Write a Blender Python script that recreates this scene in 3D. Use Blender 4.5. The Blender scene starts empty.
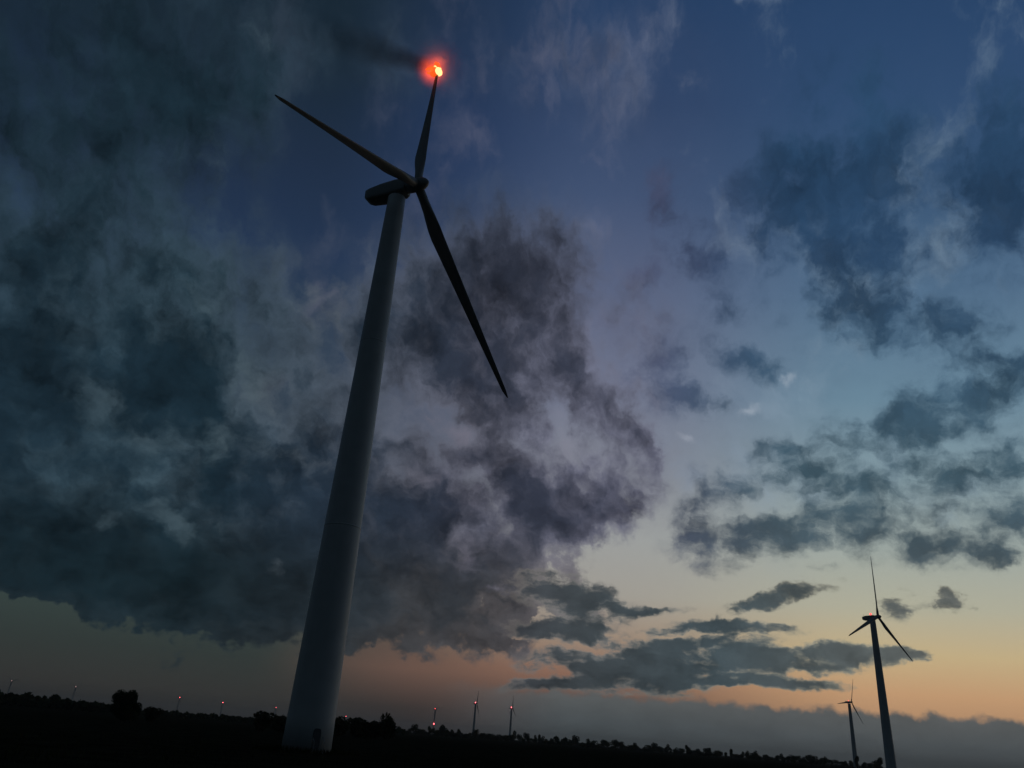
import bpy, bmesh, math, random
from mathutils import Vector, Matrix, noise as mnoise

R = math.radians
PI = math.pi
scene = bpy.context.scene
col = scene.collection

# ------------------------------------------------------------------ camera
CAM = Vector((0.0, 0.0, 2.35))
cam_data = bpy.data.cameras.new('camera')
cam = bpy.data.objects.new('camera', cam_data)
col.objects.link(cam)
cam.location = CAM
cam_data.sensor_width = 36.0
cam_data.lens = 36.0 * 760.0 / 1024.0
cam_data.clip_start = 0.1
cam_data.clip_end = 60000.0
_p, _r = R(25.0), R(4.3)
_f = Vector((0, math.cos(_p), math.sin(_p)))
_x0 = Vector((1, 0, 0))
_u0 = _x0.cross(_f)
_x = _x0 * math.cos(_r) + _u0 * math.sin(_r)
_u = _u0 * math.cos(_r) - _x0 * math.sin(_r)
_m = Matrix((_x, _u, -_f)).transposed()
cam.rotation_euler = _m.to_euler()
scene.camera = cam

# ------------------------------------------------------------------ exposure
scene.view_settings.view_transform = 'Standard'
scene.view_settings.look = 'None'
scene.view_settings.exposure = 0.0
scene.view_settings.gamma = 1.0
scene.view_settings.use_curve_mapping = False
scene.cycles.max_bounces = 4
scene.cycles.volume_bounces = 0
scene.cycles.use_denoising = True

# ------------------------------------------------------------------ dusk light: the sun is at the horizon behind the cloud bank
SUN_AZ, SUN_EL = R(30.0), R(1.0)
sun_data = bpy.data.lights.new('sun', 'SUN')
sun_data.energy = 0.012
sun_data.angle = R(10.0)
sun_data.color = (1.0, 0.72, 0.5)
sun = bpy.data.objects.new('sun', sun_data)
col.objects.link(sun)
_d = Vector((math.sin(SUN_AZ) * math.cos(SUN_EL), math.cos(SUN_AZ) * math.cos(SUN_EL), math.sin(SUN_EL)))
sun.rotation_euler = _d.to_track_quat('Z', 'Y').to_euler()
sun.location = (0, 0, 200)


def lin(c):
    return tuple(((v / 255.0) / 12.92 if v / 255.0 <= 0.04045 else ((v / 255.0 + 0.055) / 1.055) ** 2.4) for v in c)


# ------------------------------------------------------------------ sky (world): evening gradient and cloud layers, all by direction
# clouds: (u, v, half width, half height, tilt, weight), degrees on a stereographic map of the sky about the +Y horizon
# <CLOUDS>
MASS = [
    (8.49, 22.3, 1.86, 7.35, 22.82, 0.5), (5.82, 24.52, 1.57, 5.89, 18.18, 0.4), (-18.17, 6.75, 11.12, 3.85, -4.55, 1), (-31.35, 4.57, 5.99, 2.26, -14.83, -0.9),
    (-18.92, 29.1, 6.72, 6.23, 9.11, 0.45), (-12.89, 20.55, 5.98, 6.12, 6.66, 0.5), (-32.31, 19.84, 17.3, 14.37, 10.86, 1.2), (-23.3, 14.01, 23.01, 10.69, -7.27, 1.7),
    (-27.5, 26.02, 19.05, 13.53, 11.02, 0.6), (-5.49, 8.69, 13.7, 4.33, 4.57, 1.3), (-2.28, 31.95, 12.51, 10.43, 4.87, 1.35), (1.09, 24.61, 7.88, 11.83, 4.08, 0.65),
    (4.97, 15.62, 5.64, 3.44, -6.32, 1.15), (-5.61, 16.71, 14.36, 9.79, 5.08, 1), (8.29, 21.52, 3.47, 10.02, 17.87, 0.4), (-9.05, 27.27, 9.4, 8.7, 6.39, 0.6),
    (-34.32, 40.4, 18.79, 16.04, 16.21, 0.8), (-26.59, 47, 19.29, 8.85, 13.97, 0.65), (3.97, 52.18, 11.59, 8.37, 2.44, 0.3), (-14.55, 51.02, 7.26, 4.5, 9.47, 0.3),
    (2.68, 12.16, 4.45, 3.62, 3.91, 0.6), (9.8, 31.84, 3.17, 7.19, 1.79, 0.25), (-31.02, 8.82, 8.56, 3.18, -12.1, 0.9), (-14.98, 31.29, 4.79, 3.94, 8.26, -0.75),
    (-18.44, 22.92, 3.38, 2.6, -43.13, -0.6), (-29.97, 21.02, 2.73, 3.47, -33, -0.5), (-22.57, 13.02, 4.79, 1.24, -13.57, -0.3), (-28.09, 11.94, 1.86, 0.9, 7.84, -0.3),
    (-4.14, 21.29, 3.88, 1.94, -9.95, -0.55), (-1.83, 17.02, 3.05, 1.51, 4.53, -0.5), (-6.86, 17.73, 3.03, 1.89, 5.34, -0.5), (-2.53, 12.14, 2.22, 1.81, 4.46, -0.5),
    (4.2, 21.29, 2.79, 4.65, 3.54, -0.6), (0.67, 9.16, 2.48, 0.63, 4.08, -0.6), (-14.04, 26.66, 2.29, 3.13, 7.55, -0.4), (-27.31, 17.42, 3.24, 2.17, 9.07, -0.5),
    (-22.54, 19.27, 4.14, 2.23, 8.44, -0.45), (-16.23, 43.01, 6.34, 8.53, 9.64, -0.55), (4.03, 7.86, 1.59, 0.62, 3.84, -0.8), (-17.48, 4.95, 3.94, 0.46, 5.04, -0.3),
]
RIGHT = [
    (13.93, 24.45, 3.42, 1.24, -24.12, 0.5), (11.11, 28.7, 3.13, 1.97, -18.52, 0.45), (16.01, 32.74, 3.09, 1.97, -10.12, 0.35), (22, 21.9, 3.55, 1.2, 8.88, 0.6),
    (31.31, 20.39, 3.83, 1, 8.16, 0.6), (35.06, 21.02, 3.04, 0.99, 7.66, 0.6), (23.66, 12.15, 2.68, 0.62, 10.2, 0.45), (33.57, 14.42, 2.37, 1.09, 0.44, 0.6),
    (24.06, 39.98, 7.98, 5.99, -23.56, 0.95), (19.83, 42.89, 4.59, 4.67, -2.32, 0.8), (28.23, 43.86, 4.97, 4.17, -5.35, 0.6), (26.67, 35.97, 4.39, 3.46, -3.33, 0.95),
    (25.13, 48.65, 6.26, 5.27, -5.05, 0.55), (36.32, 41.45, 4.79, 9.56, -7.71, 1.1), (27.03, 31.34, 5.35, 3.37, -24.02, 0.85), (32.7, 29.53, 3.87, 2.38, -3.54, 0.8),
    (11.29, 41.45, 3.43, 3.11, -37.93, 0.85), (13.49, 37.5, 4.43, 2.73, -29.31, 0.6), (18.01, 28.03, 3.92, 2.32, -20.52, 0.95), (11.22, 25.7, 4.49, 3.13, -28.49, 0.65),
    (9.76, 32.64, 3.17, 4, 1.74, 0.4), (35.41, 26.41, 5.24, 2.47, 8.49, 1.05), (31.83, 23.87, 5.42, 2.64, -1.88, 1), (28.18, 22.48, 6.3, 2.37, -0.83, 0.75),
    (22.99, 19.67, 5.51, 2.68, -10.13, 1), (16.94, 18.28, 4.02, 1.95, -13.83, 0.85), (27.97, 18.25, 5.51, 1.74, -5.38, 0.75), (33.1, 19.29, 5.25, 1.27, 4.87, 0.85),
    (18.3, 14.08, 7.89, 2.86, 6.22, 1.4), (26.15, 15.23, 5.57, 2.84, 1.07, 1.1), (31.16, 14.4, 3.68, 1.93, 0.71, 0.95), (34.96, 16.47, 4.11, 2.07, -0.33, 1.05),
    (14.76, 15.61, 3.48, 2.5, 2.36, 0.7), (19.06, 16.64, 2.47, 1.03, 1.69, -0.5), (25.29, 17.5, 2.34, 0.87, 0.71, -0.4), (27.7, 37.82, 16.19, 14.57, -4, 0.28),
    (27.39, 19.69, 17.19, 8.76, -0.07, 0.14), (11.44, 30.3, 11.74, 15.9, 1.51, 0.15),
]
LOW = [
    (14.62, 5.02, 8.46, 0.79, -0.36, 0.9), (21.64, 6.15, 6.12, 0.73, -0.9, 0.8), (13.64, 8.04, 4.35, 0.41, 6.16, 0.8), (9.03, 9.15, 3.95, 0.35, 1.52, 0.6),
    (14.67, 7.28, 4.17, 0.6, 7.14, 0.6), (5.4, 9.62, 5.21, 1.84, -9.89, 1.4), (5.14, 7.24, 5.16, 1.03, -0.99, 1.25), (11.18, 9.07, 4.27, 0.35, 3.31, 0.6),
    (19.2, 9.9, 4.31, 0.87, 17.45, 1.1), (17.09, 8.23, 6.13, 0.55, 0.05, 1.1), (10.49, 6.5, 3.51, 1.08, 3.53, 0.8), (9.8, 5.12, 9.04, 1.53, -0.15, 1.4),
    (15, 6.5, 5.12, 1.21, -0.57, 0.7), (4.59, 3.66, 4.91, 0.59, 6.65, 1), (19.7, 6.56, 6.24, 1.33, -1.87, 1.1), (25.2, 6.85, 4.49, 0.86, -1.26, 1),
    (27.96, 6.8, 2.07, 0.65, 2.8, 0.9), (18.62, 4.81, 6.57, 0.59, 0.48, 1), (28, 10.26, 1.62, 1.34, 2, 0.8), (30.61, 10.68, 1.45, 1.2, 1.72, 0.85),
    (22.28, 11.06, 3.39, 0.68, 12.4, 0.5), (10.5, 3.72, 6.2, 0.78, 3.71, 0.7),
]
PATCH = [
    (-28.09, 11.94, 2.1, 1.04, 7.84, 0.75), (-22.47, 12.53, 5.09, 1.67, -8.57, 0.75), (-16.53, 10.09, 1.37, 0.91, 5.83, 0.4), (-19.07, 23.21, 2.66, 3.77, 44.74, 0.9),
    (-30.22, 20.6, 2.43, 2.78, 54.46, 0.8), (-26.73, 17.88, 2.95, 2.55, 9.05, 0.7), (-21.73, 18.64, 4.16, 2.6, 8.15, 0.7), (-15.27, 30.45, 3.85, 3.15, 8.26, 0.8),
    (-14.09, 27.05, 2.29, 2.74, 7.6, 0.6), (-4.15, 21.44, 3.57, 1.55, -9.94, 0.7), (-1.8, 16.65, 3.42, 1.66, 4.51, 0.6), (-6.84, 17.5, 3.02, 1.97, 5.32, 0.6),
    (-2.52, 12.07, 2.37, 1.88, 4.46, 0.6), (0.62, 9.86, 2.2, 0.64, 4.1, 0.9), (-33.78, 27.71, 2.54, 2.94, 13.33, 0.5), (-23.72, 29.06, 3.59, 2.3, 10.48, 0.5),
    (-21.59, 50.05, 3.62, 2.37, -18.21, 0.4), (-25.77, 39.17, 4.39, 4.56, 12.68, 0.35), (-15.51, 17.95, 4.4, 1.49, -8.52, 0.6),
]
WISP = [
    (18.05, 23.76, 1.64, 0.68, 26.67, 1), (13.39, 21.42, 1.35, 0.54, -13.43, 0.9), (22.05, 26.86, 0.86, 1.08, -0.47, 0.7), (12.7, 50.41, 3.22, 1.91, -0.67, 0.4),
    (-14.89, 30.51, 3.86, 3.55, 8.16, 0.5), (-18.91, 23.62, 2.63, 3.36, -43.11, 0.5), (-4.15, 21.44, 3.11, 1.4, -9.94, 0.5), (4.43, 21.31, 2.33, 4.26, 3.5, 0.5),
]
# </CLOUDS>

world = bpy.data.worlds.new('World')
scene.world = world
world.use_nodes = True
NT = world.node_tree
NT.nodes.clear()
N, L = NT.nodes, NT.links


def nd(kind, **kw):
    n = N.new(kind)
    for k, v in kw.items():
        setattr(n, k, v)
    return n


def put(sock, v):
    if isinstance(v, bpy.types.NodeSocket):
        L.new(v, sock)
    else:
        sock.default_value = v


def M(op, a, b=0.0, c=0.0, clamp=False):
    n = nd('ShaderNodeMath', operation=op, use_clamp=clamp)
    put(n.inputs[0], a)
    put(n.inputs[1], b)
    put(n.inputs[2], c)
    return n.outputs[0]


def VM(op, a, b):
    n = nd('ShaderNodeVectorMath', operation=op)
    put(n.inputs[0], a)
    put(n.inputs[1], b)
    return n.outputs[0]


def vec(x, y, z=0.0):
    n = nd('ShaderNodeCombineXYZ')
    put(n.inputs[0], x)
    put(n.inputs[1], y)
    put(n.inputs[2], z)
    return n.outputs[0]


def smooth(x, a, b, lo=0.0, hi=1.0):
    n = nd('ShaderNodeMapRange', interpolation_type='SMOOTHSTEP')
    put(n.inputs['Value'], x)
    n.inputs['From Min'].default_value = a
    n.inputs['From Max'].default_value = b
    n.inputs['To Min'].default_value = lo
    n.inputs['To Max'].default_value = hi
    return n.outputs[0]


def mix(f, a, b):
    n = nd('ShaderNodeMix', data_type='RGBA')
    put(n.inputs['Factor'], f)
    put(n.inputs[6], a if isinstance(a, bpy.types.NodeSocket) else (*lin(a), 1))
    put(n.inputs[7], b if isinstance(b, bpy.types.NodeSocket) else (*lin(b), 1))
    return n.outputs[2]


def fbm(v, scale, detail, rough=0.55, off=(0, 0, 0), out=0):
    n = nd('ShaderNodeTexNoise')
    put(n.inputs['Vector'], VM('ADD', v, off))
    n.inputs['Scale'].default_value = scale
    n.inputs['Detail'].default_value = detail
    n.inputs['Roughness'].default_value = rough
    return n.outputs[out]


def ramp(x, lo, hi, stops, interp='EASE'):
    n = nd('ShaderNodeValToRGB')
    n.color_ramp.interpolation = interp
    put(n.inputs[0], M('DIVIDE', M('SUBTRACT', x, lo), hi - lo))
    cr = n.color_ramp
    for i, (p, c) in enumerate(sorted(stops)):
        e = cr.elements[i] if i < 2 else cr.elements.new(0.5)
        e.position = (p - lo) / (hi - lo)
        e.color = (*lin(c), 1)
    return n.outputs[0]


def ramp_sorted(x, lo, hi, stops):
    n = nd('ShaderNodeValToRGB')
    n.color_ramp.interpolation = 'LINEAR'
    put(n.inputs[0], M('DIVIDE', M('SUBTRACT', x, lo), hi - lo))
    cr = n.color_ramp
    stops = sorted(stops)
    cr.elements[0].position = (stops[0][0] - lo) / (hi - lo)
    cr.elements[0].color = (*lin(stops[0][1]), 1)
    cr.elements[1].position = (stops[-1][0] - lo) / (hi - lo)
    cr.elements[1].color = (*lin(stops[-1][1]), 1)
    for p, c in stops[1:-1]:
        e = cr.elements.new((p - lo) / (hi - lo))
        e.color = (*lin(c), 1)
    return n.outputs[0]


tc = nd('ShaderNodeTexCoord')
sep = nd('ShaderNodeSeparateXYZ')
L.new(tc.outputs['Generated'], sep.inputs[0])
dx, dy, dz = sep.outputs
den = M('MAXIMUM', M('ADD', dy, 1.0), 0.02)
U = M('DIVIDE', M('MULTIPLY', dx, 114.59), den)
V = M('DIVIDE', M('MULTIPLY', dz, 114.59), den)
UV = vec(U, V, 0.0)
# cloud-sheet coordinate: puffs flatten towards the horizon
VL = M('MULTIPLY', M('LOGARITHM', M('ADD', M('MAXIMUM', V, -6.0), 30.0), math.e), 45.0)
Q = vec(U, VL, 0.0)

# clear evening sky: four vertical gradients blended by bearing
VLO, VHI = -4.0, 60.0
sky_r = ramp_sorted(V, VLO, VHI, [(0, (150, 112, 90)), (4.5, (186, 147, 110)), (7, (184, 164, 126)), (10, (165, 163, 144)),
                                  (14, (148, 157, 152)), (19, (122, 142, 150)), (25, (98, 126, 144)), (33, (76, 103, 129)),
                                  (40, (54, 80, 110)), (48, (43, 69, 103)), (56, (35, 61, 95))])
sky_c = ramp_sorted(V, VLO, VHI, [(0, (60, 54, 53)), (2.5, (88, 70, 65)), (4.6, (132, 100, 84)), (7, (146, 128, 112)), (10, (150, 146, 138)),
                                  (14, (146, 148, 147)), (19, (122, 125, 135)), (25, (104, 110, 130)), (33, (84, 94, 120)),
                                  (41, (60, 76, 106)), (48, (45, 63, 94)), (56, (34, 57, 90))])
sky_m = ramp_sorted(V, VLO, VHI, [(0, (44, 42, 43)), (1.5, (56, 50, 48)), (4, (98, 77, 68)), (6.5, (84, 74, 68)), (12, (84, 84, 90)),
                                  (18, (84, 90, 104)), (25, (72, 80, 98)), (32, (58, 70, 94)), (38, (39, 55, 84)),
                                  (46, (33, 50, 80)), (54, (30, 46, 70))])
sky_l = ramp_sorted(V, VLO, VHI, [(0, (42, 41, 40)), (1.5, (50, 50, 48)), (4, (47, 54, 52)), (7, (50, 62, 60)), (13, (52, 66, 74)),
                                  (20, (48, 60, 72)), (27, (38, 54, 72)), (34, (33, 49, 74)), (41, (29, 43, 64)), (50, (22, 36, 48))])
base = mix(smooth(U, -17.0, -5.0), sky_l, sky_m)
base = mix(smooth(U, -8.0, 6.0), base, sky_c)
base = mix(smooth(U, 8.0, 27.0), base, sky_r)

# physical twilight sky mixed in
nish = nd('ShaderNodeTexSky', sky_type='NISHITA')
nish.sun_disc = False
nish.sun_elevation = SUN_EL
nish.sun_rotation = SUN_AZ
nish.altitude = 50
nish.dust_density = 2.0

# warped coordinates so that cloud outlines tear and billow
w1 = VM('SUBTRACT', fbm(Q, 0.085, 3.0, 0.5, (7.3, 2.1, 0), 1), (0.5, 0.5, 0.5))
w2 = VM('SUBTRACT', fbm(Q, 0.34, 6.0, 0.62, (31.0, 9.0, 0), 1), (0.5, 0.5, 0.5))


def scaled(v, k):
    n = nd('ShaderNodeVectorMath', operation='SCALE')
    put(n.inputs[0], v)
    put(n.inputs[3], k)
    return n.outputs[0]


def flat(v, kx, ky):
    return VM('MULTIPLY', v, (kx, ky, 0.0))


def blobs(coord, items):
    acc = None
    for u, v, rx, ry, rot, w in items:
        mp = nd('ShaderNodeMapping', vector_type='TEXTURE')
        put(mp.inputs['Vector'], coord)
        mp.inputs['Location'].default_value = (u, v, 0)
        mp.inputs['Rotation'].default_value = (0, 0, R(rot))
        mp.inputs['Scale'].default_value = (rx, ry, 1)
        g = nd('ShaderNodeTexGradient', gradient_type='SPHERICAL')
        L.new(mp.outputs[0], g.inputs[0])
        acc = M('MULTIPLY_ADD', g.outputs['Fac'], w, 0.0 if acc is None else acc)
    return acc


C_MASS = VM('ADD', UV, VM('ADD', flat(w1, 10.0, 8.0), flat(w2, 6.0, 4.5)))
C_RIGHT = VM('ADD', UV, VM('ADD', flat(w1, 5.0, 4.0), flat(w2, 5.0, 3.2)))
C_LOW = VM('ADD', UV, VM('ADD', flat(w1, 2.0, 0.6), flat(w2, 5.0, 1.6)))
Q_LOW = VM('MULTIPLY', UV, (0.75, 1.7, 1.0))

n_big = M('SUBTRACT', fbm(Q, 0.10, 4.0, 0.5, (3.0, 17.0, 0)), 0.5)
n_mid = M('SUBTRACT', fbm(VM('ADD', Q, flat(w2, 3.0, 3.0)), 0.27, 7.0, 0.58, (11.0, 5.0, 0)), 0.5)
n_fin = M('SUBTRACT', fbm(Q, 0.9, 6.0, 0.6, (1.0, 8.0, 0)), 0.5)
n_tone = M('SUBTRACT', fbm(VM('ADD', Q, flat(w2, 4.0, 4.0)), 0.21, 8.0, 0.6, (51.0, 25.0, 0)), 0.5)
n_low = M('SUBTRACT', fbm(VM('ADD', Q_LOW, flat(w2, 2.0, 2.0)), 0.42, 8.0, 0.62, (4.0, 5.0, 0)), 0.5)
n_frag = M('SUBTRACT', fbm(VM('ADD', VM('MULTIPLY', Q, (0.85, 1.15, 1.0)), flat(w2, 2.5, 2.5)), 0.42, 8.0, 0.6, (14.0, 35.0, 0)), 0.5)
# filaments of the big mass run down to the right
mdiag = nd('ShaderNodeMapping', vector_type='TEXTURE')
L.new(VM('ADD', Q, flat(w2, 3.5, 3.5)), mdiag.inputs['Vector'])
mdiag.inputs['Rotation'].default_value = (0, 0, R(-52.0))
mdiag.inputs['Scale'].default_value = (1.9, 0.85, 1.0)
n_diag = M('SUBTRACT', fbm(mdiag.outputs[0], 0.30, 7.0, 0.58, (64.0, 15.0, 0)), 0.5)


def gated(s, cap, noise, gain=3.0):
    """noise acts only where the cloud is"""
    return M('MULTIPLY_ADD', M('MULTIPLY', s, gain, 0.0, True), noise, M('MINIMUM', s, cap))


s_mass = blobs(C_MASS, MASS)
s_right = blobs(C_RIGHT, RIGHT)
s_low = blobs(C_LOW, LOW)
d_mass = gated(s_mass, 1.1, M('MULTIPLY_ADD', n_big, 1.0, M('MULTIPLY_ADD', n_mid, 1.1, M('MULTIPLY_ADD', n_diag, 1.5, M('MULTIPLY', n_fin, 0.5)))))
d_right = gated(s_right, 0.95, M('MULTIPLY_ADD', n_mid, 1.2, M('MULTIPLY_ADD', n_frag, 2.6, M('MULTIPLY', n_fin, 0.5))))
d_low = gated(s_low, 1.0, M('MULTIPLY_ADD', n_low, 3.2, M('MULTIPLY', n_fin, 0.7)))
d_wisp = gated(blobs(C_RIGHT, WISP), 1.0, M('MULTIPLY', n_mid, 2.0))


def by_bearing(stops):
    return ramp_sorted(U, -60.0, 60.0, stops)


sky = VM('ADD', base, VM('MULTIPLY', nish.outputs[0], (0.00006, 0.00006, 0.00006)))
# high thin veil: soft light and dark smudges over the whole dome
veil = M('MULTIPLY_ADD', n_big, 1.0, M('MULTIPLY', n_mid, 0.9))
veil_lit = by_bearing([(-30, (52, 66, 76)), (-10, (70, 76, 96)), (6, (110, 112, 132)), (22, (128, 148, 164))])
veil_amt = by_bearing([(-30, (120, 120, 120)), (-10, (110, 110, 110)), (30, (100, 100, 100))])
sky = mix(M('MULTIPLY', smooth(veil, 0.02, 0.4), M('MULTIPLY', smooth(V, 10.0, 18.0), 0.6)), sky, veil_lit)
# thin lit wisps
wisp_col = by_bearing([(-30, (58, 74, 84)), (-10, (104, 102, 116)), (5, (128, 126, 140)), (20, (158, 168, 180))])
sky = mix(M('MULTIPLY', smooth(d_wisp, 0.1, 0.9), 0.5), sky, wisp_col)
# right-hand broken cumulus
right_dark = ramp_sorted(V, 0.0, 60.0, [(5, (70, 76, 76)), (14, (54, 70, 80)), (20, (50, 73, 86)), (28, (42, 68, 90)), (36, (32, 57, 84)), (46, (33, 60, 88))])
right_dark = mix(smooth(U, 6.0, 22.0), (62, 66, 90), right_dark)
right_col = scaled(right_dark, M('MAXIMUM', M('MULTIPLY_ADD', n_tone, 1.8, 1.0), 0.4))
soft_r = nd('ShaderNodeMix', data_type='FLOAT')
put(soft_r.inputs[0], smooth(V, 18.0, 32.0))
put(soft_r.inputs[2], smooth(d_right, 0.0, 1.1))
put(soft_r.inputs[3], smooth(d_right, -0.03, 1.0))
sky = mix(M('MULTIPLY', soft_r.outputs[0], 0.94), sky, right_col)
# the big dark mass on the left
mass_lit = by_bearing([(-36, (42, 58, 68)), (-26, (58, 76, 86)), (-14, (72, 81, 92)), (-4, (91, 92, 105)), (6, (95, 96, 112))])
mass_dark = by_bearing([(-36, (22, 37, 47)), (-22, (22, 38, 48)), (-12, (32, 43, 56)), (-3, (37, 42, 54)), (8, (50, 54, 68))])
mass_low = by_bearing([(-36, (18, 32, 39)), (-22, (18, 31, 37)), (-12, (30, 38, 44)), (0, (50, 53, 58)), (8, (62, 62, 68))])
mass_edge = by_bearing([(-36, (28, 40, 46)), (-22, (26, 38, 44)), (-12, (38, 44, 48)), (-2, (72, 70, 72)), (8, (98, 94, 98))])
mass_dark = mix(smooth(V, 16.0, 8.0), mass_dark, mass_low)
mass_lit = mix(smooth(V, 15.0, 10.0), mass_lit, mass_edge)
mass_lit = mix(smooth(V, 30.0, 42.0), mass_lit, by_bearing([(-36, (26, 40, 51)), (-14, (39, 53, 66)), (-4, (52, 64, 84)), (8, (78, 88, 110))]))
mass_col = mix(smooth(d_mass, 0.2, 1.3), mass_lit, mass_dark)
mass_col = scaled(mass_col, M('MAXIMUM', M('MULTIPLY_ADD', n_tone, 2.0, M('MULTIPLY_ADD', n_frag, 1.3, 1.0)), 0.35))
mass_a = nd('ShaderNodeMix', data_type='FLOAT')
put(mass_a.inputs[0], smooth(V, 18.0, 9.0))
soft_m = nd('ShaderNodeMix', data_type='FLOAT')
put(soft_m.inputs[0], smooth(V, 18.0, 32.0))
put(soft_m.inputs[2], smooth(d_mass, 0.0, 0.75))
put(soft_m.inputs[3], smooth(d_mass, -0.12, 1.05))
put(mass_a.inputs[2], soft_m.outputs[0])
put(mass_a.inputs[3], smooth(d_mass, 0.1, 0.38))
sky = mix(mass_a.outputs[0], sky, mass_col)
# pale breaks lit from above, inside the mass
patch_col = by_bearing([(-36, (52, 68, 78)), (-22, (72, 88, 96)), (-12, (88, 92, 98)), (-4, (104, 101, 114)), (8, (114, 111, 124))])
d_patch = gated(blobs(VM('ADD', UV, VM('ADD', flat(w1, 3.0, 2.0), flat(w2, 5.0, 4.0))), PATCH), 1.0, M('MULTIPLY_ADD', n_frag, 2.6, M('MULTIPLY', n_diag, 1.0)))
sky = mix(M('MULTIPLY', smooth(d_patch, 0.1, 1.15), 0.55), sky, patch_col)
# low strata in front of the afterglow
low_dark = by_bearing([(-4, (56, 56, 62)), (6, (58, 64, 68)), (16, (60, 71, 76)), (30, (84, 88, 86))])
low_lit = by_bearing([(-4, (94, 86, 84)), (8, (108, 108, 106)), (24, (128, 128, 116))])
low_col = mix(smooth(d_low, 0.15, 0.8), low_lit, low_dark)
low_col = scaled(low_col, M('MAXIMUM', M('MULTIPLY_ADD', M('ADD', n_tone, n_frag), 1.3, 1.0), 0.4))
sky = mix(smooth(d_low, 0.03, 0.5), sky, low_col)
# cloud bank on the right horizon, with a billowed top
bump = M('MULTIPLY', M('SUBTRACT', fbm(vec(U, M('MULTIPLY', V, 0.8), 3.0), 0.75, 4.0, 0.55), 0.5), 1.7)
top_v = M('ADD', 3.3, bump)
bank_a = M('MULTIPLY', smooth(M('SUBTRACT', top_v, M('ADD', V, M('MULTIPLY', n_fin, 0.5))), -0.2, 0.35), smooth(U, -5.0, 6.0))
bank_col = ramp_sorted(V, -4.0, 8.0, [(-1, (60, 66, 68)), (1.5, (74, 80, 83)), (3.4, (86, 89, 89))])
bank_col = scaled(bank_col, M('MULTIPLY_ADD', n_low, 0.5, 1.0))
sky = mix(M('MULTIPLY', bank_a, 0.99), sky, bank_col)

# unseen overcast overhead and behind the viewer, added to keep the turbines dark
sky = mix(M('MAXIMUM', smooth(dy, 0.35, -0.05), smooth(dz, 0.84, 0.95)), sky, (28, 38, 46))
bg = nd('ShaderNodeBackground')
L.new(sky, bg.inputs['Color'])
bg.inputs['Strength'].default_value = 1.18
wo = nd('ShaderNodeOutputWorld')
L.new(bg.outputs[0], wo.inputs['Surface'])


# ================================================================== helpers
def mat(name, base, rough=0.6, spec=0.3, noise_amt=0.12, scale=1.5, metallic=0.0, bump=0.0):
    m = bpy.data.materials.new(name)
    m.use_nodes = True
    t = m.node_tree
    b = t.nodes['Principled BSDF']
    b.inputs['Roughness'].default_value = rough
    b.inputs['Specular IOR Level'].default_value = spec
    b.inputs['Metallic'].default_value = metallic
    co = t.nodes.new('ShaderNodeTexCoord')
    nz = t.nodes.new('ShaderNodeTexNoise')
    nz.inputs['Scale'].default_value = scale
    nz.inputs['Detail'].default_value = 6
    t.links.new(co.outputs['Object'], nz.inputs['Vector'])
    r = t.nodes.new('ShaderNodeValToRGB')
    r.color_ramp.elements[0].position = 0.3
    r.color_ramp.elements[1].position = 0.7
    r.color_ramp.elements[0].color = (*[c * (1 - noise_amt) for c in base], 1)
    r.color_ramp.elements[1].color = (*[min(1, c * (1 + noise_amt)) for c in base], 1)
    t.links.new(nz.outputs['Fac'], r.inputs[0])
    t.links.new(r.outputs[0], b.inputs['Base Color'])
    if bump:
        bp = t.nodes.new('ShaderNodeBump')
        bp.inputs['Strength'].default_value = bump
        t.links.new(nz.outputs['Fac'], bp.inputs['Height'])
        t.links.new(bp.outputs[0], b.inputs['Normal'])
    return m


def emit(name, color, strength):
    m = bpy.data.materials.new(name)
    m.use_nodes = True
    t = m.node_tree
    t.nodes.clear()
    e = t.nodes.new('ShaderNodeEmission')
    e.inputs['Color'].default_value = (*color, 1)
    e.inputs['Strength'].default_value = strength
    o = t.nodes.new('ShaderNodeOutputMaterial')
    t.links.new(e.outputs[0], o.inputs['Surface'])
    return m


M_TOWER = mat('tower_paint', (0.56, 0.57, 0.58), 0.5, 0.3, 0.06, 0.6)
M_BLADE = mat('blade_gelcoat', (0.26, 0.27, 0.28), 0.45, 0.3, 0.05, 0.4)
M_NAC = mat('nacelle_shell', (0.28, 0.29, 0.3), 0.5, 0.3, 0.06, 0.8)
M_DOOR = mat('door_steel', (0.11, 0.12, 0.13), 0.6, 0.3, 0.1, 3)
M_STEEL = mat('galvanised_steel', (0.3, 0.3, 0.31), 0.5, 0.4, 0.15, 6, 0.6)
M_CONC = mat('concrete', (0.11, 0.1, 0.09), 0.9, 0.1, 0.2, 3, bump=0.3)
M_CHAR = mat('charred_blade', (0.03, 0.028, 0.026), 0.9, 0.1, 0.5, 2)
M_LEAF = mat('foliage', (0.042, 0.055, 0.026), 1.0, 0.0, 0.4, 0.7)
M_LEAF2 = mat('foliage_olive', (0.06, 0.062, 0.03), 0.9, 0.1, 0.4, 0.7)
M_BARK = mat('bark', (0.07, 0.055, 0.04), 0.9, 0.1, 0.3, 4)
M_GRASS = mat('grass', (0.032, 0.04, 0.016), 1.0, 0.0, 0.4, 2)
M_LAMP = emit('red_lamp', (1.0, 0.11, 0.13), 9.0)
M_LAMP_DIM = emit('dim_red_lamp', (1.0, 0.09, 0.09), 2.2)
M_LAMP_FAINT = emit('faint_lamp', (0.9, 0.52, 0.5), 1.3)


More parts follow.
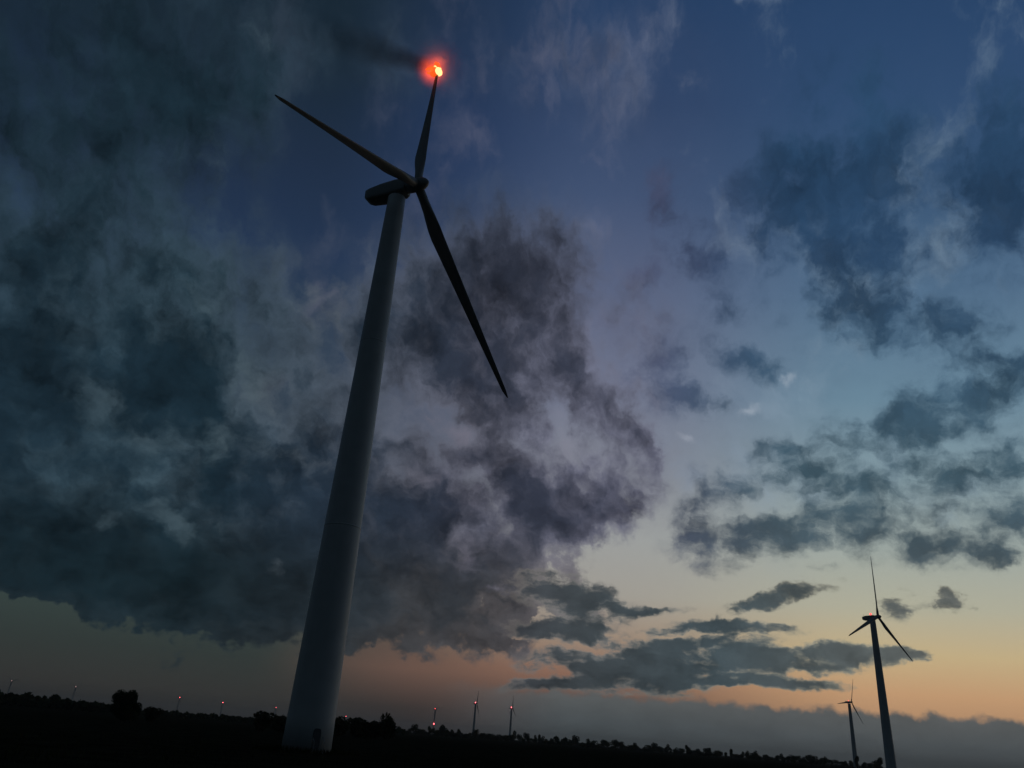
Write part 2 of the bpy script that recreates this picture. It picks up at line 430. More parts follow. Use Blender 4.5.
def finish(bm, name, m, parent=None, smooth_shade=True, loc=None):
    me = bpy.data.meshes.new(name)
    bm.normal_update()
    bm.to_mesh(me)
    bm.free()
    if smooth_shade:
        for p in me.polygons:
            p.use_smooth = True
    for mm in (m if isinstance(m, (list, tuple)) else [m]):
        me.materials.append(mm)
    o = bpy.data.objects.new(name, me)
    col.objects.link(o)
    if parent:
        o.parent = parent
    if loc is not None:
        o.location = loc
    return o


def tag(o, label, cat, group=None, kind=None):
    o['label'] = label
    o['category'] = cat
    if group:
        o['group'] = group
    if kind:
        o['kind'] = kind


def empty(name, loc):
    e = bpy.data.objects.new(name, None)
    e.empty_display_size = 1.0
    e.location = loc
    col.objects.link(e)
    return e


def lathe(bm, prof, seg=32, mtx=Matrix(), cap=True, mi=0):
    rings = []
    for r, z in prof:
        rings.append([bm.verts.new(mtx @ Vector((r * math.cos(2 * PI * k / seg), r * math.sin(2 * PI * k / seg), z))) for k in range(seg)])
    for a, b in zip(rings, rings[1:]):
        for k in range(seg):
            f = bm.faces.new((a[k], a[(k + 1) % seg], b[(k + 1) % seg], b[k]))
            f.material_index = mi
    if cap:
        bm.faces.new(list(reversed(rings[0])))
        bm.faces.new(rings[-1])
    return rings


def loft(bm, loops, cap=True):
    rs = [[bm.verts.new(p) for p in lp] for lp in loops]
    n = len(rs[0])
    for a, b in zip(rs, rs[1:]):
        for k in range(n):
            bm.faces.new((a[k], a[(k + 1) % n], b[(k + 1) % n], b[k]))
    if cap:
        bm.faces.new(list(reversed(rs[0])))
        bm.faces.new(rs[-1])


def box(bm, c, s, mtx=Matrix()):
    v = [bm.verts.new(mtx @ Vector((c[0] + i * s[0] / 2, c[1] + j * s[1] / 2, c[2] + k * s[2] / 2))) for i in (-1, 1) for j in (-1, 1) for k in (-1, 1)]
    for q in ((0, 1, 3, 2), (4, 6, 7, 5), (0, 4, 5, 1), (2, 3, 7, 6), (0, 2, 6, 4), (1, 5, 7, 3)):
        bm.faces.new([v[i] for i in q])


def bar(bm, a, b, r, seg=8):
    a, b = Vector(a), Vector(b)
    d = b - a
    mt = Matrix.Translation(a) @ d.to_track_quat('Z', 'Y').to_matrix().to_4x4()
    lathe(bm, [(r, 0), (r, d.length)], seg, mt)


# ==== ground
def ground():
    bm = bmesh.new()
    rs = [0, 4, 8, 14, 20, 28, 36, 45, 55, 65, 80, 100, 130, 170, 230, 320, 450, 650, 900, 1300, 2000, 3200, 5200, 8000, 12000]
    seg = 96
    cv = bm.verts.new((0, 0, 0))
    prev = None
    for r in rs[1:]:
        ring = []
        for k in range(seg):
            a = 2 * PI * k / seg
            x, y = r * math.sin(a), r * math.cos(a)
            z = 0.0
            if r < 2000:
                z = 0.05 * mnoise.noise(Vector((x * 0.12, y * 0.12, 0)))
            ring.append(bm.verts.new((x, y, z)))
        if prev is None:
            for k in range(seg):
                bm.faces.new((cv, ring[(k + 1) % seg], ring[k]))
        else:
            for k in range(seg):
                bm.faces.new((prev[k], prev[(k + 1) % seg], ring[(k + 1) % seg], ring[k]))
        prev = ring
    o = finish(bm, 'ground', mat('field', (0.021, 0.021, 0.013), 1.0, 0.0, 0.5, 0.35, bump=0.4))
    for p in o.data.polygons:
        if p.normal.z < 0:
            p.flip()
    o['kind'] = 'structure'
    return o


ground()


# ================================================================== wind turbines
def blade_mesh(length, cut=None, pitch=4.0, seg=14, prebend=0.0):
    """span along +Z, chord along X, thickness along Y"""
    bm = bmesh.new()
    loops = []
    st = [0.0, 0.03, 0.06, 0.1, 0.14, 0.18, 0.22, 0.28, 0.36, 0.45, 0.55, 0.65, 0.75, 0.84, 0.91, 0.96, 0.985, 1.0]
    k = length / 30.0
    for s in st:
        if cut and s > cut:
            break
        root = 0.58
        if s < 0.05:
            c, t = root * 2, root * 2
        else:
            q = min(1.0, (s - 0.05) / 0.14)
            q = q * q * (3 - 2 * q)
            cmax = 1.9 - 1.4 * ((s - 0.22) / 0.78) ** 0.95 if s > 0.22 else 1.9
            c = root * 2 * (1 - q) + cmax * q
            t = root * 2 * (1 - q) + 0.22 * c * q
        if s > 0.97:
            c *= 1 - ((s - 0.97) / 0.03) * 0.75
            t *= 1 - ((s - 0.97) / 0.03) * 0.6
        c *= k
        t *= k
        tw = R(pitch + 13.0 * (1 - s) ** 2)
        lp = []
        for i in range(seg):
            a = 2 * PI * i / seg
            x = 0.5 * c * math.cos(a) - (0.17 * c * min(1, s / 0.22) if s > 0.05 else 0)
            y = 0.5 * t * math.sin(a) * (1 - 0.35 * math.cos(a + PI) * min(1, s / 0.2))
            lp.append(Vector((x * math.cos(tw) - y * math.sin(tw), x * math.sin(tw) + y * math.cos(tw) + prebend * s * s, s * length)))
        loops.append(lp)
    loft(bm, loops)
    return bm


def nacelle_mesh(k=1.0):
    """rotor axis along +X, tower axis at the origin"""
    bm = bmesh.new()
    sec = [(-5.5, 0.62, 0.55, 0.35), (-5.35, 1.1, 0.95, 0.2), (-4.6, 1.3, 1.2, 0.08), (-2.5, 1.5, 1.42, 0.0), (0.0, 1.52, 1.45, 0.0), (1.1, 1.4, 1.38, 0.0), (1.55, 1.15, 1.2, 0.0)]
    loops = []
    for x, hw, hh, dz in sec:
        lp = []
        for i in range(24):
            a = 2 * PI * i / 24
            ca, sa = math.cos(a), math.sin(a)
            e = 0.32
            lp.append(Vector((x * 0.86, 0.74 * hw * math.copysign(abs(ca) ** e, ca), dz + 0.74 * hh * math.copysign(abs(sa) ** e, sa))) * k)
        loops.append(lp)
    loft(bm, loops)
    # roof hatch and wind vane stub
    box(bm, (-2.8 * k, 0, 1.08 * k), (1.6 * k, 1.2 * k, 0.16 * k))
    bar(bm, (-4.4 * k, 0.4 * k, 1.1 * k), (-4.4 * k, 0.4 * k, 2.1 * k), 0.05 * k, 6)
    return bm


def hub_mesh(k=1.0):
    bm = bmesh.new()
    mt = Matrix.Rotation(PI / 2, 4, 'Y')
    lathe(bm, [(0.8 * k, -1.55 * k), (0.88 * k, -0.8 * k), (0.9 * k, 0.2 * k), (0.8 * k, 0.85 * k), (0.55 * k, 1.3 * k), (0.28 * k, 1.55 * k), (0.08 * k, 1.65 * k)], 24, mt)
    return bm


def frame_of(n):
    """columns: axis n, sideways, up"""
    up = Vector((0, 0, 1))
    s = up.cross(n).normalized()
    u = n.cross(s).normalized()
    return s, u


def set_world(o, parent, mtx):
    o.parent = parent
    o.matrix_local = parent_inv(parent) @ mtx


def parent_inv(p):
    return Matrix.Translation(p.location).inverted()


def tower_mesh(h, rb, rt, seg=48, flanges=(0.33, 0.67)):
    bm = bmesh.new()
    prof = []
    n = 24
    for i in range(n + 1):
        z = h * i / n
        prof.append((rb + (rt - rb) * (i / n), z))
    lathe(bm, prof, seg)
    for f in flanges:
        r = rb + (rt - rb) * f
        lathe(bm, [(r - 0.02, h * f - 0.09), (r + 0.014, h * f - 0.07), (r + 0.014, h * f + 0.07), (r - 0.02, h * f + 0.09)], seg, cap=False)
    return bm


# blade meshes are shared between the turbines of one size
def turbine(base, hub_h, az, tilt, ov, blade_dirs, rb, rt, label, group=None, pitch=4.0, lamp=None, lamp_r=0.6, low_lamp=False, shared=None, k=1.0, seg=48, cuts=(None, None, None)):
    root = empty('wind_turbine', base)
    tag(root, label, 'wind turbine', group)
    n = Vector((math.sin(az) * math.cos(tilt), math.cos(az) * math.cos(tilt), math.sin(tilt)))
    s, u = frame_of(n)
    top = Vector(base) + Vector((0, 0, hub_h))
    fr = Matrix((n, s, u)).transposed().to_4x4()
    tw = finish(tower_mesh(hub_h - 1.35 * k, rb, rt, seg), 'tower', M_TOWER, root)
    nac = finish(nacelle_mesh(k), 'nacelle', M_NAC)
    set_world(nac, root, Matrix.Translation(top) @ fr)
    hub = top + n * ov
    hb = finish(hub_mesh(k), 'hub', M_NAC)
    set_world(hb, root, Matrix.Translation(hub) @ fr)
    bl = []
    for (d, ln), cut in zip(blade_dirs, cuts):
        d = Vector(d).normalized()
        x = n.cross(d).normalized()
        y = d.cross(x).normalized()
        mt = Matrix((x, y, d)).transposed().to_4x4()
        key = (round(ln, 2), pitch, cut)
        if shared is not None and key in shared:
            b = bpy.data.objects.new('blade', shared[key])
            col.objects.link(b)
        else:
            b = finish(blade_mesh(ln, cut, pitch), 'blade', M_BLADE)
            if shared is not None:
                shared[key] = b.data
        set_world(b, root, Matrix.Translation(hub + d * 0.4 * k) @ mt)
        bl.append(b)
    if lamp:
        bm = bmesh.new()
        bmesh.ops.create_icosphere(bm, subdivisions=2, radius=lamp_r)
        lp = finish(bm, 'warning_lamp', lamp)
        set_world(lp, root, Matrix.Translation(top + n * (-0.6 * k) + Vector((0, 0, 1.3 * k + lamp_r * 0.8))))
        if low_lamp:
            bm = bmesh.new()
            bmesh.ops.create_icosphere(bm, subdivisions=2, radius=lamp_r)
            l2 = finish(bm, 'warning_lamp', M_LAMP)
            toward = (CAM - Vector(base))
            toward.z = 0
            set_world(l2, root, Matrix.Translation(Vector(base) + Vector((0, 0, low_lamp)) + toward.normalized() * (rb + lamp_r * 0.4)))
    return root, tw, nac, hb, bl, n


def dirs(az, tilt, phase, ln):
    n = Vector((math.sin(az) * math.cos(tilt), math.cos(az) * math.cos(tilt), math.sin(tilt)))
    s, u = frame_of(n)
    return [(u * math.cos(R(phase + 120 * k)) + s * math.sin(R(phase + 120 * k)), ln) for k in range(3)]


# ---- the near, burning turbine
AZ, TILT = R(115.9), R(2.15)
BASE = Vector((-16.5, 78.8, 0.0))
HUB_H = 65.39
N_AX = Vector((math.sin(AZ) * math.cos(TILT), math.cos(AZ) * math.cos(TILT), math.sin(TILT)))
HUB = BASE + Vector((0, 0, HUB_H)) + N_AX * 2.84
TIPS = [Vector((-23.34, 51.97, 53.61)), Vector((-0.90, 97.24, 46.5)), Vector((-14.48, 83.32, 91.92))]
TIPS[1] = HUB + (TIPS[1] - HUB) * 1.035
bd = [(t - HUB, (t - HUB).length - 0.4) for t in TIPS]
main, m_tower, m_nac, m_hub, m_blades, _n = turbine(
    BASE, HUB_H, AZ, TILT, 2.84, bd, 2.28, 1.1,
    'tall near wind turbine with a fire burning at its upper blade tip', pitch=83.0)

# door facing the camera side, with frame, handle and steps
to_cam = (CAM - BASE)
to_cam.z = 0
to_cam.normalize()
door_ang = math.atan2(to_cam.y, to_cam.x) + R(19.0)
dv = Vector((math.cos(door_ang), math.sin(door_ang), 0))
dm = Matrix.Rotation(door_ang, 4, 'Z')


def door_panel():
    bm = bmesh.new()
    rad, w, z0, z1 = 2.30, 0.37, 0.3, 2.05
    outer, inner = [], []
    for i in range(20):
        a = 2 * PI * i / 20
        e = 0.45
        yy = w * math.copysign(abs(math.cos(a)) ** e, math.cos(a))
        zz = (z0 + z1) / 2 + (z1 - z0) / 2 * math.copysign(abs(math.sin(a)) ** e, math.sin(a))
        outer.append(Vector((rad + 0.02, yy, zz)))
        inner.append(Vector((rad - 0.35, yy, zz)))
    loft(bm, [inner, outer])
    bm.transform(dm)
    return bm


door = finish(door_panel(), 'door', M_DOOR, m_tower, smooth_shade=False)
bm = bmesh.new()
box(bm, (2.36, 0.25, 1.15), (0.06, 0.05, 0.22), dm)
finish(bm, 'handle', M_STEEL, m_tower, smooth_shade=False)
bm = bmesh.new()
for i in range(3):
    box(bm, (2.55 + 0.28 * i, 0, 0.24 - 0.11 * i), (0.3, 0.95, 0.05), dm)
for sgn in (-1, 1):
    bar(bm, dm @ Vector((2.45, 0.5 * sgn, 0.22)), dm @ Vector((3.3, 0.5 * sgn, 0.0)), 0.04)
    bar(bm, dm @ Vector((2.5, 0.5 * sgn, 0.45)), dm @ Vector((2.5, 0.5 * sgn, 1.4)), 0.025)
    bar(bm, dm @ Vector((3.25, 0.5 * sgn, 0.0)), dm @ Vector((3.25, 0.5 * sgn, 0.95)), 0.025)
    bar(bm, dm @ Vector((2.5, 0.5 * sgn, 1.4)), dm @ Vector((3.25, 0.5 * sgn, 0.95)), 0.025)
finish(bm, 'steps', M_STEEL, m_tower, smooth_shade=False)
bm = bmesh.new()
lathe(bm, [(2.6, -0.3), (2.6, 0.0), (2.55, 0.04), (2.2, 0.04)], 48, cap=False)
finish(bm, 'foundation', M_CONC, main)

# charred end of the burning blade
TIP = TIPS[2]

# ---- the two turning turbines on the right
shared = {}


def polar(az_deg, dist):
    return Vector((dist * math.sin(R(az_deg)), dist * math.cos(R(az_deg)), 0.0))


AZ2 = R(146.0)
turbine(polar(25.9, 405), 65.5, AZ2, R(3), 2.9, dirs(AZ2, R(3), 6, 29.0), 2.2, 1.25,
        'dark wind turbine at the right edge with red glow at its hub', pitch=8, lamp=M_LAMP_DIM, lamp_r=0.5, shared=shared, seg=32)
turbine(polar(23.9, 985), 65.0, AZ2, R(3), 2.9, dirs(AZ2, R(3), 22, 27.0), 2.5, 1.5,
        'small wind turbine beyond and left of the dark right edge turbine', pitch=8, lamp=M_LAMP_DIM, lamp_r=0.5, shared=shared, seg=24)
# ---- two small far turbines in the middle of the horizon
turbine(polar(-0.85, 1700), 64.0, R(106), R(3), 2.9, dirs(R(106), R(3), 20, 27.0), 2.6, 1.7,
        'small far turbine with leaning upper blade, left one of the pair above the tree row', 'far turbine pair', pitch=80, lamp=M_LAMP, lamp_r=0.9, shared=shared, seg=16)
turbine(polar(1.66, 1800), 63.5, R(110), R(3), 2.9, dirs(R(110), R(3), 4, 27.0), 2.6, 1.7,
        'small far turbine with upright thin blade, right one of the pair above the tree row', 'far turbine pair', pitch=80, lamp=M_LAMP, lamp_r=0.9, shared=shared, seg=16)
# ---- remote turbines, seen by their lamps
FAR = [(-29.87, 3200, 64, M_LAMP_FAINT, 1.3, False, 'remote turbine with faint pale lamp above the wood, nearest the left edge'),
       (-26.41, 3300, 64, M_LAMP_FAINT, 1.4, False, 'remote turbine with faint pale lamp just left of the round tree'),
       (-20.31, 3500, 60, M_LAMP, 1.5, False, 'remote turbine with bright red lamp, first one right of the round tree'),
       (-17.63, 3700, 58, M_LAMP, 1.5, False, 'remote turbine with red lamp midway between the round tree and the big tower'),
       (-14.23, 3800, 56, M_LAMP, 1.6, False, 'remote turbine with red lamp over the bushes left of the big tower'),
       (-9.57, 4200, 47, M_LAMP, 1.5, False, 'remote turbine with red lamp just right of the big tower foot'),
       (-3.60, 2350, 64, M_LAMP_DIM, 1.4, 27.0, 'remote turbine with two red lamps one above the other')]
for a, d, h, lm, lr, low, lab in FAR:
    turbine(polar(a, d), h, R(112), R(3), 2.9, dirs(R(112), R(3), random.Random(int(d)).uniform(0, 120), 27.0), 2.2, 1.4, lab,
            'remote turbines marked by lamps', pitch=8, lamp=lm, lamp_r=lr, low_lamp=low, shared=shared, seg=12)


# ================================================================== fire and smoke at the blade tip
rng = random.Random(4)


def flame_mesh():
    """a curl of flame streaming downwind from the tip"""
    bm = bmesh.new()
    bmesh.ops.create_icosphere(bm, subdivisions=4, radius=1.0)
    for v in bm.verts:
        p = v.co.copy()
        d = 1 + 0.35 * mnoise.noise(p * 1.8 + Vector((3, 1, 7))) + 0.18 * mnoise.noise(p * 4.5)
        v.co = Vector((p.x * 0.8, p.y * 0.8, p.z * 1.25)) * d
    return bm


fire = empty('flame', TIP)
tag(fire, 'bright orange red fire at the tip of the upper blade', 'fire')
M_CORE = emit('flame_core', (1.0, 0.55, 0.2), 2.2)
M_TONGUE = emit('flame_tongue', (1.0, 0.11, 0.012), 1.0)
wind = Vector((-N_AX.x, -N_AX.y, 0)).normalized()


def lick(a, b, r, seed):
    """one ragged tongue of flame from a to b"""
    bm = bmesh.new()
    loops = []
    d = b - a
    q = d.to_track_quat('Z', 'Y')
    n = 12
    for i in range(n):
        s = i / (n - 1)
        w = r * (math.sin(PI * min(1, s * 1.15 + 0.12)) ** 0.8 if s < 0.75 else (1 - s) * 2.4) + 0.02
        wob = Vector((mnoise.noise(Vector((seed, s * 2.6, 0))), mnoise.noise(Vector((seed, s * 2.6, 9))), 0)) * 0.22 * d.length * s
        lp = []
        for k in range(12):
            an = 2 * PI * k / 12
            rr_ = w * (1 + 0.4 * mnoise.noise(Vector((math.cos(an) * 1.2, math.sin(an) * 1.2 + seed, s * 5))))
            lp.append(a + q @ (Vector((math.cos(an) * rr_, math.sin(an) * rr_, s * d.length)) + wob))
        loops.append(lp)
    loft(bm, loops)
    return bm


UPV = Vector((0, 0, 1))
down_blade = (HUB - TIP).normalized()
finish(lick(down_blade * 1.5 - wind * 0.35, UPV * 0.9 + wind * 0.5, 0.52, 1.7), 'flame_core', M_CORE, fire)
for i, (a0, b0, r0) in enumerate(((Vector((0, 0, 0)), wind * 2.3 + UPV * 1.0, 0.42), (down_blade * 0.8, wind * 2.0 + UPV * 0.1, 0.34),
                                  (UPV * 0.4, UPV * 2.0 + wind * 0.9, 0.36), (down_blade * 1.6, down_blade * 1.1 + wind * 1.3, 0.22))):
    finish(lick(a0, b0, r0, 4.1 + i * 2.3), 'flame_tongue', M_TONGUE, fire)


def fire_volume(radius, strength, power, color):
    """burning gas: an emissive volume that thins out from its middle"""
    m = bpy.data.materials.new('flame_glow')
    m.use_nodes = True
    t = m.node_tree
    t.nodes.clear()
    co = t.nodes.new('ShaderNodeTexCoord')
    nz = t.nodes.new('ShaderNodeTexNoise')
    nz.inputs['Scale'].default_value = 0.9
    nz.inputs['Detail'].default_value = 3
    t.links.new(co.outputs['Object'], nz.inputs['Vector'])
    ln = t.nodes.new('ShaderNodeVectorMath')
    ln.operation = 'LENGTH'
    t.links.new(co.outputs['Object'], ln.inputs[0])
    a = t.nodes.new('ShaderNodeMath')
    a.operation = 'MULTIPLY_ADD'
    t.links.new(ln.outputs['Value'], a.inputs[0])
    a.inputs[1].default_value = -1.0 / radius
    a.inputs[2].default_value = 1.0
    a.use_clamp = True
    b = t.nodes.new('ShaderNodeMath')
    b.operation = 'POWER'
    t.links.new(a.outputs[0], b.inputs[0])
    b.inputs[1].default_value = power
    c = t.nodes.new('ShaderNodeMath')
    c.operation = 'MULTIPLY'
    t.links.new(b.outputs[0], c.inputs[0])
    t.links.new(nz.outputs['Fac'], c.inputs[1])
    d = t.nodes.new('ShaderNodeMath')
    d.operation = 'MULTIPLY'
    t.links.new(c.outputs[0], d.inputs[0])
    d.inputs[1].default_value = strength
    e = t.nodes.new('ShaderNodeEmission')
    e.inputs['Color'].default_value = (*color, 1)
    t.links.new(d.outputs[0], e.inputs['Strength'])
    o = t.nodes.new('ShaderNodeOutputMaterial')
    t.links.new(e.outputs[0], o.inputs['Volume'])
    bm = bmesh.new()
    bmesh.ops.create_icosphere(bm, subdivisions=3, radius=radius)
    return finish(bm, 'flame_glow', m, fire)


g1 = fire_volume(3.0, 2.4, 2.8, (1.0, 0.075, 0.008))  # red flame body plus added soft halo, both in one emissive sphere
g1.location = wind * 1.0 + Vector((0, 0, 0.1))
lt = bpy.data.lights.new('fire_light', 'POINT')
lt.energy = 400.0
lt.color = (1.0, 0.13, 0.05)
lt.shadow_soft_size = 0.5
lo = bpy.data.objects.new('fire_light', lt)
col.objects.link(lo)
lo.parent = fire
lo.location = (0, 0, 1.9)


def volume_mat(name, color, density, radial=True, noise_scale=0.25, aniso=0.2):
    m = bpy.data.materials.new(name)
    m.use_nodes = True
    t = m.node_tree
    t.nodes.clear()
    pv = t.nodes.new('ShaderNodeVolumePrincipled')
    pv.inputs['Color'].default_value = (*color, 1)
    pv.inputs['Anisotropy'].default_value = aniso
    o = t.nodes.new('ShaderNodeOutputMaterial')
    t.links.new(pv.outputs[0], o.inputs['Volume'])
    return m, t, pv


# added scattering volume that makes the lens-bloom halo round the flame
m_glow, t, pv = volume_mat('fire_halo', (0.75, 0.7, 0.68), 1.0)
co = t.nodes.new('ShaderNodeTexCoord')
gr = t.nodes.new('ShaderNodeTexGradient')
gr.gradient_type = 'QUADRATIC_SPHERE'
mp = t.nodes.new('ShaderNodeMapping')
mp.inputs['Scale'].default_value = (1 / 5.2,) * 3
t.links.new(co.outputs['Object'], mp.inputs['Vector'])
t.links.new(mp.outputs[0], gr.inputs[0])
mu = t.nodes.new('ShaderNodeMath')
mu.operation = 'MULTIPLY'
t.links.new(gr.outputs['Fac'], mu.inputs[0])
mu.inputs[1].default_value = 0.1
t.links.new(mu.outputs[0], pv.inputs['Density'])
bm = bmesh.new()
bmesh.ops.create_icosphere(bm, subdivisions=3, radius=5.4)
gl = finish(bm, 'fire_halo', m_glow, None, loc=TIP + Vector((0, 0, 0.3)))
tag(gl, 'added halo volume lit red around the fire at the blade tip', 'smoke', None, 'stuff')

# dark plume drifting downwind
PL = 40.0
bm = bmesh.new()
loops = []
for i in range(17):
    s = i / 16
    rr = 1.1 + 4.4 * s ** 0.8
    lp = []
    for k in range(20):
        a = 2 * PI * k / 20
        lp.append(Vector((s * PL, rr * 1.05 * math.cos(a), rr * 1.05 * math.sin(a))))
    loops.append(lp)
loft(bm, loops)
m_sm, t, pv = volume_mat('smoke', (0.12, 0.12, 0.12), 1.0)
co = t.nodes.new('ShaderNodeTexCoord')
sp = t.nodes.new('ShaderNodeSeparateXYZ')
nz = t.nodes.new('ShaderNodeTexNoise')
nz.inputs['Scale'].default_value = 0.22
nz.inputs['Detail'].default_value = 4
t.links.new(co.outputs['Object'], nz.inputs['Vector'])
wv = t.nodes.new('ShaderNodeVectorMath')
wv.operation = 'MULTIPLY_ADD'
t.links.new(nz.outputs['Color'], wv.inputs[0])
wv.inputs[1].default_value = (0, 2.2, 2.2)
t.links.new(co.outputs['Object'], wv.inputs[2])
ws = t.nodes.new('ShaderNodeVectorMath')
ws.operation = 'SUBTRACT'
t.links.new(wv.outputs[0], ws.inputs[0])
ws.inputs[1].default_value = (0, 1.1, 1.1)
t.links.new(ws.outputs[0], sp.inputs[0])


def mm(op, a, b=0.0, clamp=False):
    n = t.nodes.new('ShaderNodeMath')
    n.operation = op
    n.use_clamp = clamp
    for i, v in enumerate((a, b)):
        if isinstance(v, bpy.types.NodeSocket):
            t.links.new(v, n.inputs[i])
        else:
            n.inputs[i].default_value = v
    return n.outputs[0]


s01 = mm('DIVIDE', sp.outputs[0], PL, True)
rad = mm('SQRT', mm('ADD', mm('MULTIPLY', sp.outputs[1], sp.outputs[1]), mm('MULTIPLY', sp.outputs[2], sp.outputs[2])))
rw = mm('ADD', 1.0, mm('MULTIPLY', mm('POWER', s01, 0.8), 4.0))
prof = mm('SUBTRACT', 1.0, mm('DIVIDE', rad, rw), True)
prof = mm('MULTIPLY', prof, mm('ADD', 0.3, mm('MULTIPLY', nz.outputs['Fac'], 1.6)))
fall = mm('MULTIPLY', mm('POWER', mm('SUBTRACT', 1.0, s01, True), 1.2), mm('DIVIDE', 1.0, rw))
SMOKE_D = mm('MULTIPLY', mm('MULTIPLY', prof, fall), 0.66)
t.links.new(SMOKE_D, pv.inputs['Density'])
sm = finish(bm, 'smoke', m_sm)
rise = Vector((wind.x, wind.y, 0.72)).normalized()
yy = Vector((0, 0, 1)).cross(rise).normalized()
zz = rise.cross(yy)
sm.matrix_world = Matrix.Translation(TIP + wind * 0.8 + Vector((0, 0, 0.6))) @ Matrix((rise, yy, zz)).transposed().to_4x4()
tag(sm, 'dark smoke trail drifting left from the burning blade tip', 'smoke', None, 'stuff')


# ================================================================== evening haze over the plain
bm = bmesh.new()
box(bm, (0, 0, 60), (25000, 25000, 122))
m_hz, t, pv = volume_mat('haze', (0.8, 0.77, 0.72), 1.0, aniso=0.3)
pv.inputs['Density'].default_value = 0.00008
hz = finish(bm, 'haze', m_hz, smooth_shade=False)
tag(hz, 'thin grey evening haze lying over the plain', 'haze', None, 'stuff')


# ================================================================== trees
def crown_mesh(seed, w, h, n, leaf, z0, lobes=7):
    """leaf clumps filling several uneven lobes"""
    r = random.Random(seed)
    bm = bmesh.new()
    lb = []
    for i in range(lobes):
        a = r.uniform(0, 2 * PI)
        q = r.uniform(0.1, 0.62)
        zc = r.uniform(0.25, 0.8)
        lb.append((Vector((math.cos(a) * q * w / 2, math.sin(a) * q * w / 2, z0 + zc * h)), r.uniform(0.26, 0.42) * w, r.uniform(0.2, 0.34) * h))
    for i in range(n):
        c, rw_, rh = lb[i % lobes]
        while True:
            p = Vector((r.uniform(-1, 1), r.uniform(-1, 1), r.uniform(-1, 1)))
            if 0.15 < p.length < 1:
                break
        p = p * (p.length ** -0.35)
        pos = c + Vector((p.x * rw_, p.y * rw_, p.z * rh))
        if pos.z < z0 * 0.6:
            continue
        s = leaf * r.uniform(0.6, 1.4)
        e1 = Vector((r.uniform(-1, 1), r.uniform(-1, 1), r.uniform(-1, 1))).normalized()
        e2 = e1.cross(Vector((r.uniform(-1, 1), r.uniform(-1, 1), r.uniform(-1, 1)))).normalized()
        vs = [bm.verts.new(pos + e1 * s * a + e2 * s * b) for a, b in ((-1, -0.2), (0, -0.6), (1, 0.1), (0.1, 0.6))]
        bm.faces.new(vs)
    return bm


def trunk_mesh(seed, h, r0, w):
    r = random.Random(seed + 99)
    bm = bmesh.new()
    lathe(bm, [(r0 * 1.4, -0.1), (r0, 0.4), (r0 * 0.8, h * 0.45), (r0 * 0.35, h * 0.85)], 8)
    for i in range(6):
        a = r.uniform(0, 2 * PI)
        z = h * r.uniform(0.3, 0.6)
        bar(bm, (0, 0, z), (math.cos(a) * w * 0.35, math.sin(a) * w * 0.35, z + h * r.uniform(0.12, 0.3)), r0 * 0.28, 5)
    return bm


def tree_kind(seed, w, h, n, leaf, z0=None, lobes=7, leafm=None, trunk=True):
    z0 = h * 0.22 if z0 is None else z0
    cm = crown_mesh(seed, w, h - z0, n, leaf, z0, lobes)
    me = bpy.data.meshes.new('crown')
    cm.to_mesh(me)
    cm.free()
    me.materials.append(leafm or M_LEAF)
    tm = bpy.data.meshes.new('trunk')
    b = trunk_mesh(seed, h, 0.03 * h, w)
    b.to_mesh(tm)
    b.free()
    tm.materials.append(M_BARK)
    return me, tm


def plant(kind, name, loc, sc, rz, label, cat, group=None):
    root = empty(name, loc)
    root.rotation_euler = (0, 0, rz)
    root.scale = sc
    tag(root, label, cat, group)
    for nm, me in (('crown', kind[0]), ('trunk', kind[1])):
        o = bpy.data.objects.new(nm, me)
        col.objects.link(o)
        o.parent = root
    return root


# round tree on the left
k_round = tree_kind(17, 6.6, 6.8, 7000, 0.28, 0.3, 18)
plant(k_round, 'tree', polar(-23.38, 195), (0.8, 0.8, 0.86), 0.4, 'dense round tree standing alone at the edge of the left wood', 'tree')
k_bush = [tree_kind(20 + i, 4.0, 4.0, 1500, 0.26, 0.2, 7, M_LEAF2) for i in range(3)]
plant(k_bush[0], 'bush', polar(-21.6, 240), (1.1, 1.1, 0.95), 0, 'small low bush just right of the round tree', 'bush')
for i, (a, d, w, h, lab) in enumerate((
        (-14.75, 210, 1.25, 1.15, 'bush left of the big tower, left one of two'),
        (-13.75, 215, 1.2, 1.1, 'bush left of the big tower, touching its foot'),
        (-9.85, 200, 1.1, 1.08, 'bush touching the right side of the big tower foot'),
        (-8.75, 205, 1.3, 1.2, 'low bush in the clump right of the big tower'),
        (-7.7, 210, 1.3, 1.2, 'middle bush of the clump right of the big tower'),
        (-6.8, 205, 1.1, 1.45, 'bush at the right end of the clump beside the big tower'))):
    plant(k_bush[i % 3], 'bush', polar(a, d), (w, w, h), i * 1.3, lab, 'bush', 'bushes around the big tower')

# row of small trees on the far field edge
k_row = [tree_kind(40 + i, (7.0, 5.0, 9.0, 6.0, 4.0, 8.0, 7.5)[i], (7.6, 9.5, 7.0, 8.0, 10.5, 6.0, 8.6)[i], 900, 0.42, 0.3, (6, 5, 8, 6, 4, 7, 5)[i]) for i in range(7)]
rr = random.Random(8)
a = -5.9
idx = 0
while a < 25.3:
    d = rr.uniform(780, 1080)
    s = 0.58 + 0.62 * rr.random() ** 1.6 + 0.25 * max(0, mnoise.noise(Vector((a * 0.5, 3, 1))))
    w = rr.uniform(0.9, 1.35)
    plant(k_row[rr.randrange(7)], 'tree', polar(a, d), (w, w, s), rr.uniform(0, 6),
          'small dark tree in the long row along the far field edge', 'tree', 'trees in the row along the far field edge')
    idx += 1
    a += rr.uniform(0.12, 0.38)

# the far wood on the left reads as one mass
bm = bmesh.new()
rw3 = random.Random(15)


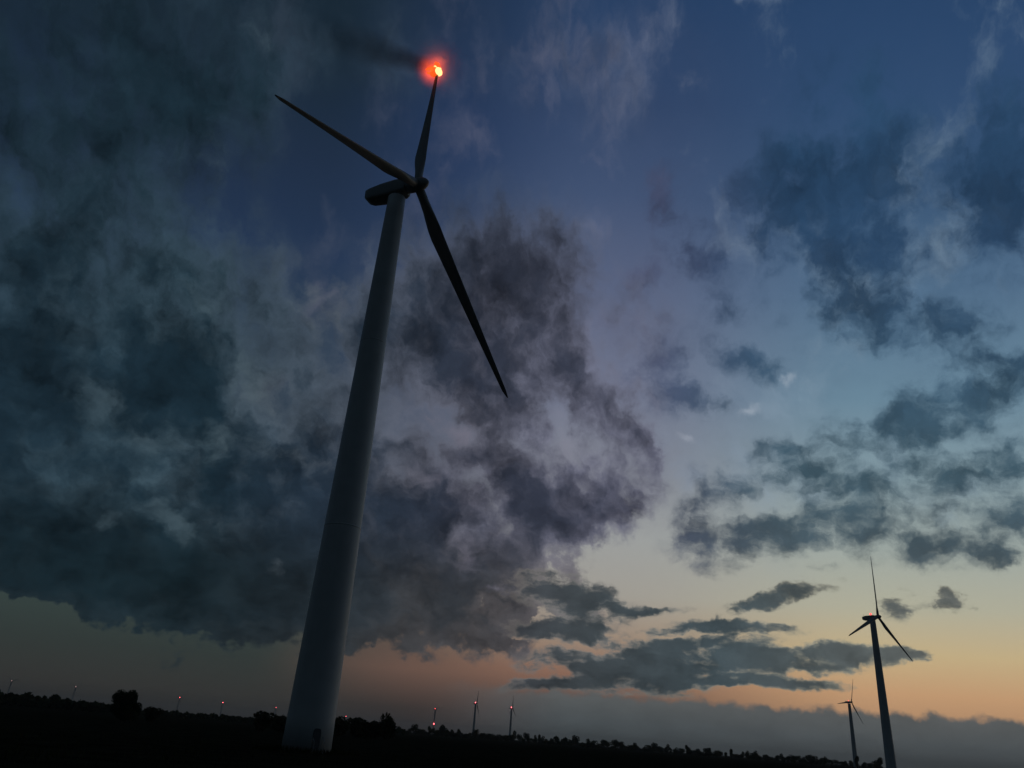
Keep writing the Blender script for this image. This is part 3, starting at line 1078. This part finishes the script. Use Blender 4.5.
def leafmass(bm, a0, a1, d0, d1, h0, h1, n, leaf):
    for i in range(n):
        f = rw3.random()
        aa = a0 + (a1 - a0) * f
        hh = h0 + (h1 - h0) * f
        hh *= 0.72 + 0.5 * abs(mnoise.noise(Vector((aa * 1.3, 0, 4)))) + 0.25 * mnoise.noise(Vector((aa * 5, 0, 9)))
        p = polar(aa, rw3.uniform(d0, d1))
        p.z = hh * rw3.random() ** 0.7
        s = leaf * rw3.uniform(0.6, 1.4)
        e1 = Vector((rw3.uniform(-1, 1), rw3.uniform(-1, 1), rw3.uniform(-1, 1))).normalized()
        e2 = e1.cross(Vector((rw3.uniform(-1, 1), rw3.uniform(-1, 1), rw3.uniform(-1, 1)))).normalized()
        bm.faces.new([bm.verts.new(p + e1 * s * q + e2 * s * b) for q, b in ((-1, -0.3), (0, -0.7), (1, 0.1), (0.1, 0.7))])


leafmass(bm, -40, -23.6, 560, 640, 11.5, 6.0, 9000, 1.2)
leafmass(bm, -24, -5.5, 640, 700, 4.6, 4.2, 6000, 0.9)
wood = finish(bm, 'distant_wood', M_LEAF, smooth_shade=False)
tag(wood, 'dark distant wood along the left horizon', 'wood', None, 'stuff')

# rough grass in the near field
bm = bmesh.new()
rg = random.Random(5)
for i in range(17000):
    dd = 28 + 70 * rg.random() ** 1.3
    aa = rg.uniform(-38, 34)
    p = polar(aa, dd)
    tall = 1.0
    if i >= 14000:      # taller growth left uncut round the tower foot
        a3, q3 = rg.uniform(0, 2 * PI), 2.5 + 2.5 * rg.random() ** 2
        p = BASE + Vector((math.cos(a3) * q3, math.sin(a3) * q3, 0))
        tall = 1.5
    if (p - Vector((BASE.x, BASE.y, 0))).length < 2.45:
        continue
    hh = tall * rg.uniform(0.12, 0.42) * (0.7 + 0.6 * mnoise.noise(p * 0.15))
    if hh < 0.08:
        continue
    a2 = rg.uniform(0, 2 * PI)
    wv_ = Vector((math.cos(a2), math.sin(a2), 0)) * 0.035
    lean = Vector((rg.uniform(-1, 1), rg.uniform(-1, 1), 0)) * 0.12
    v = [bm.verts.new(p - wv_ + Vector((0, 0, -0.03))), bm.verts.new(p + wv_ + Vector((0, 0, -0.03))), bm.verts.new(p + lean + Vector((0, 0, hh)))]
    bm.faces.new(v)
gs = finish(bm, 'grass', M_GRASS, smooth_shade=False)
tag(gs, 'dark rough grass of the near field', 'grass', None, 'stuff')
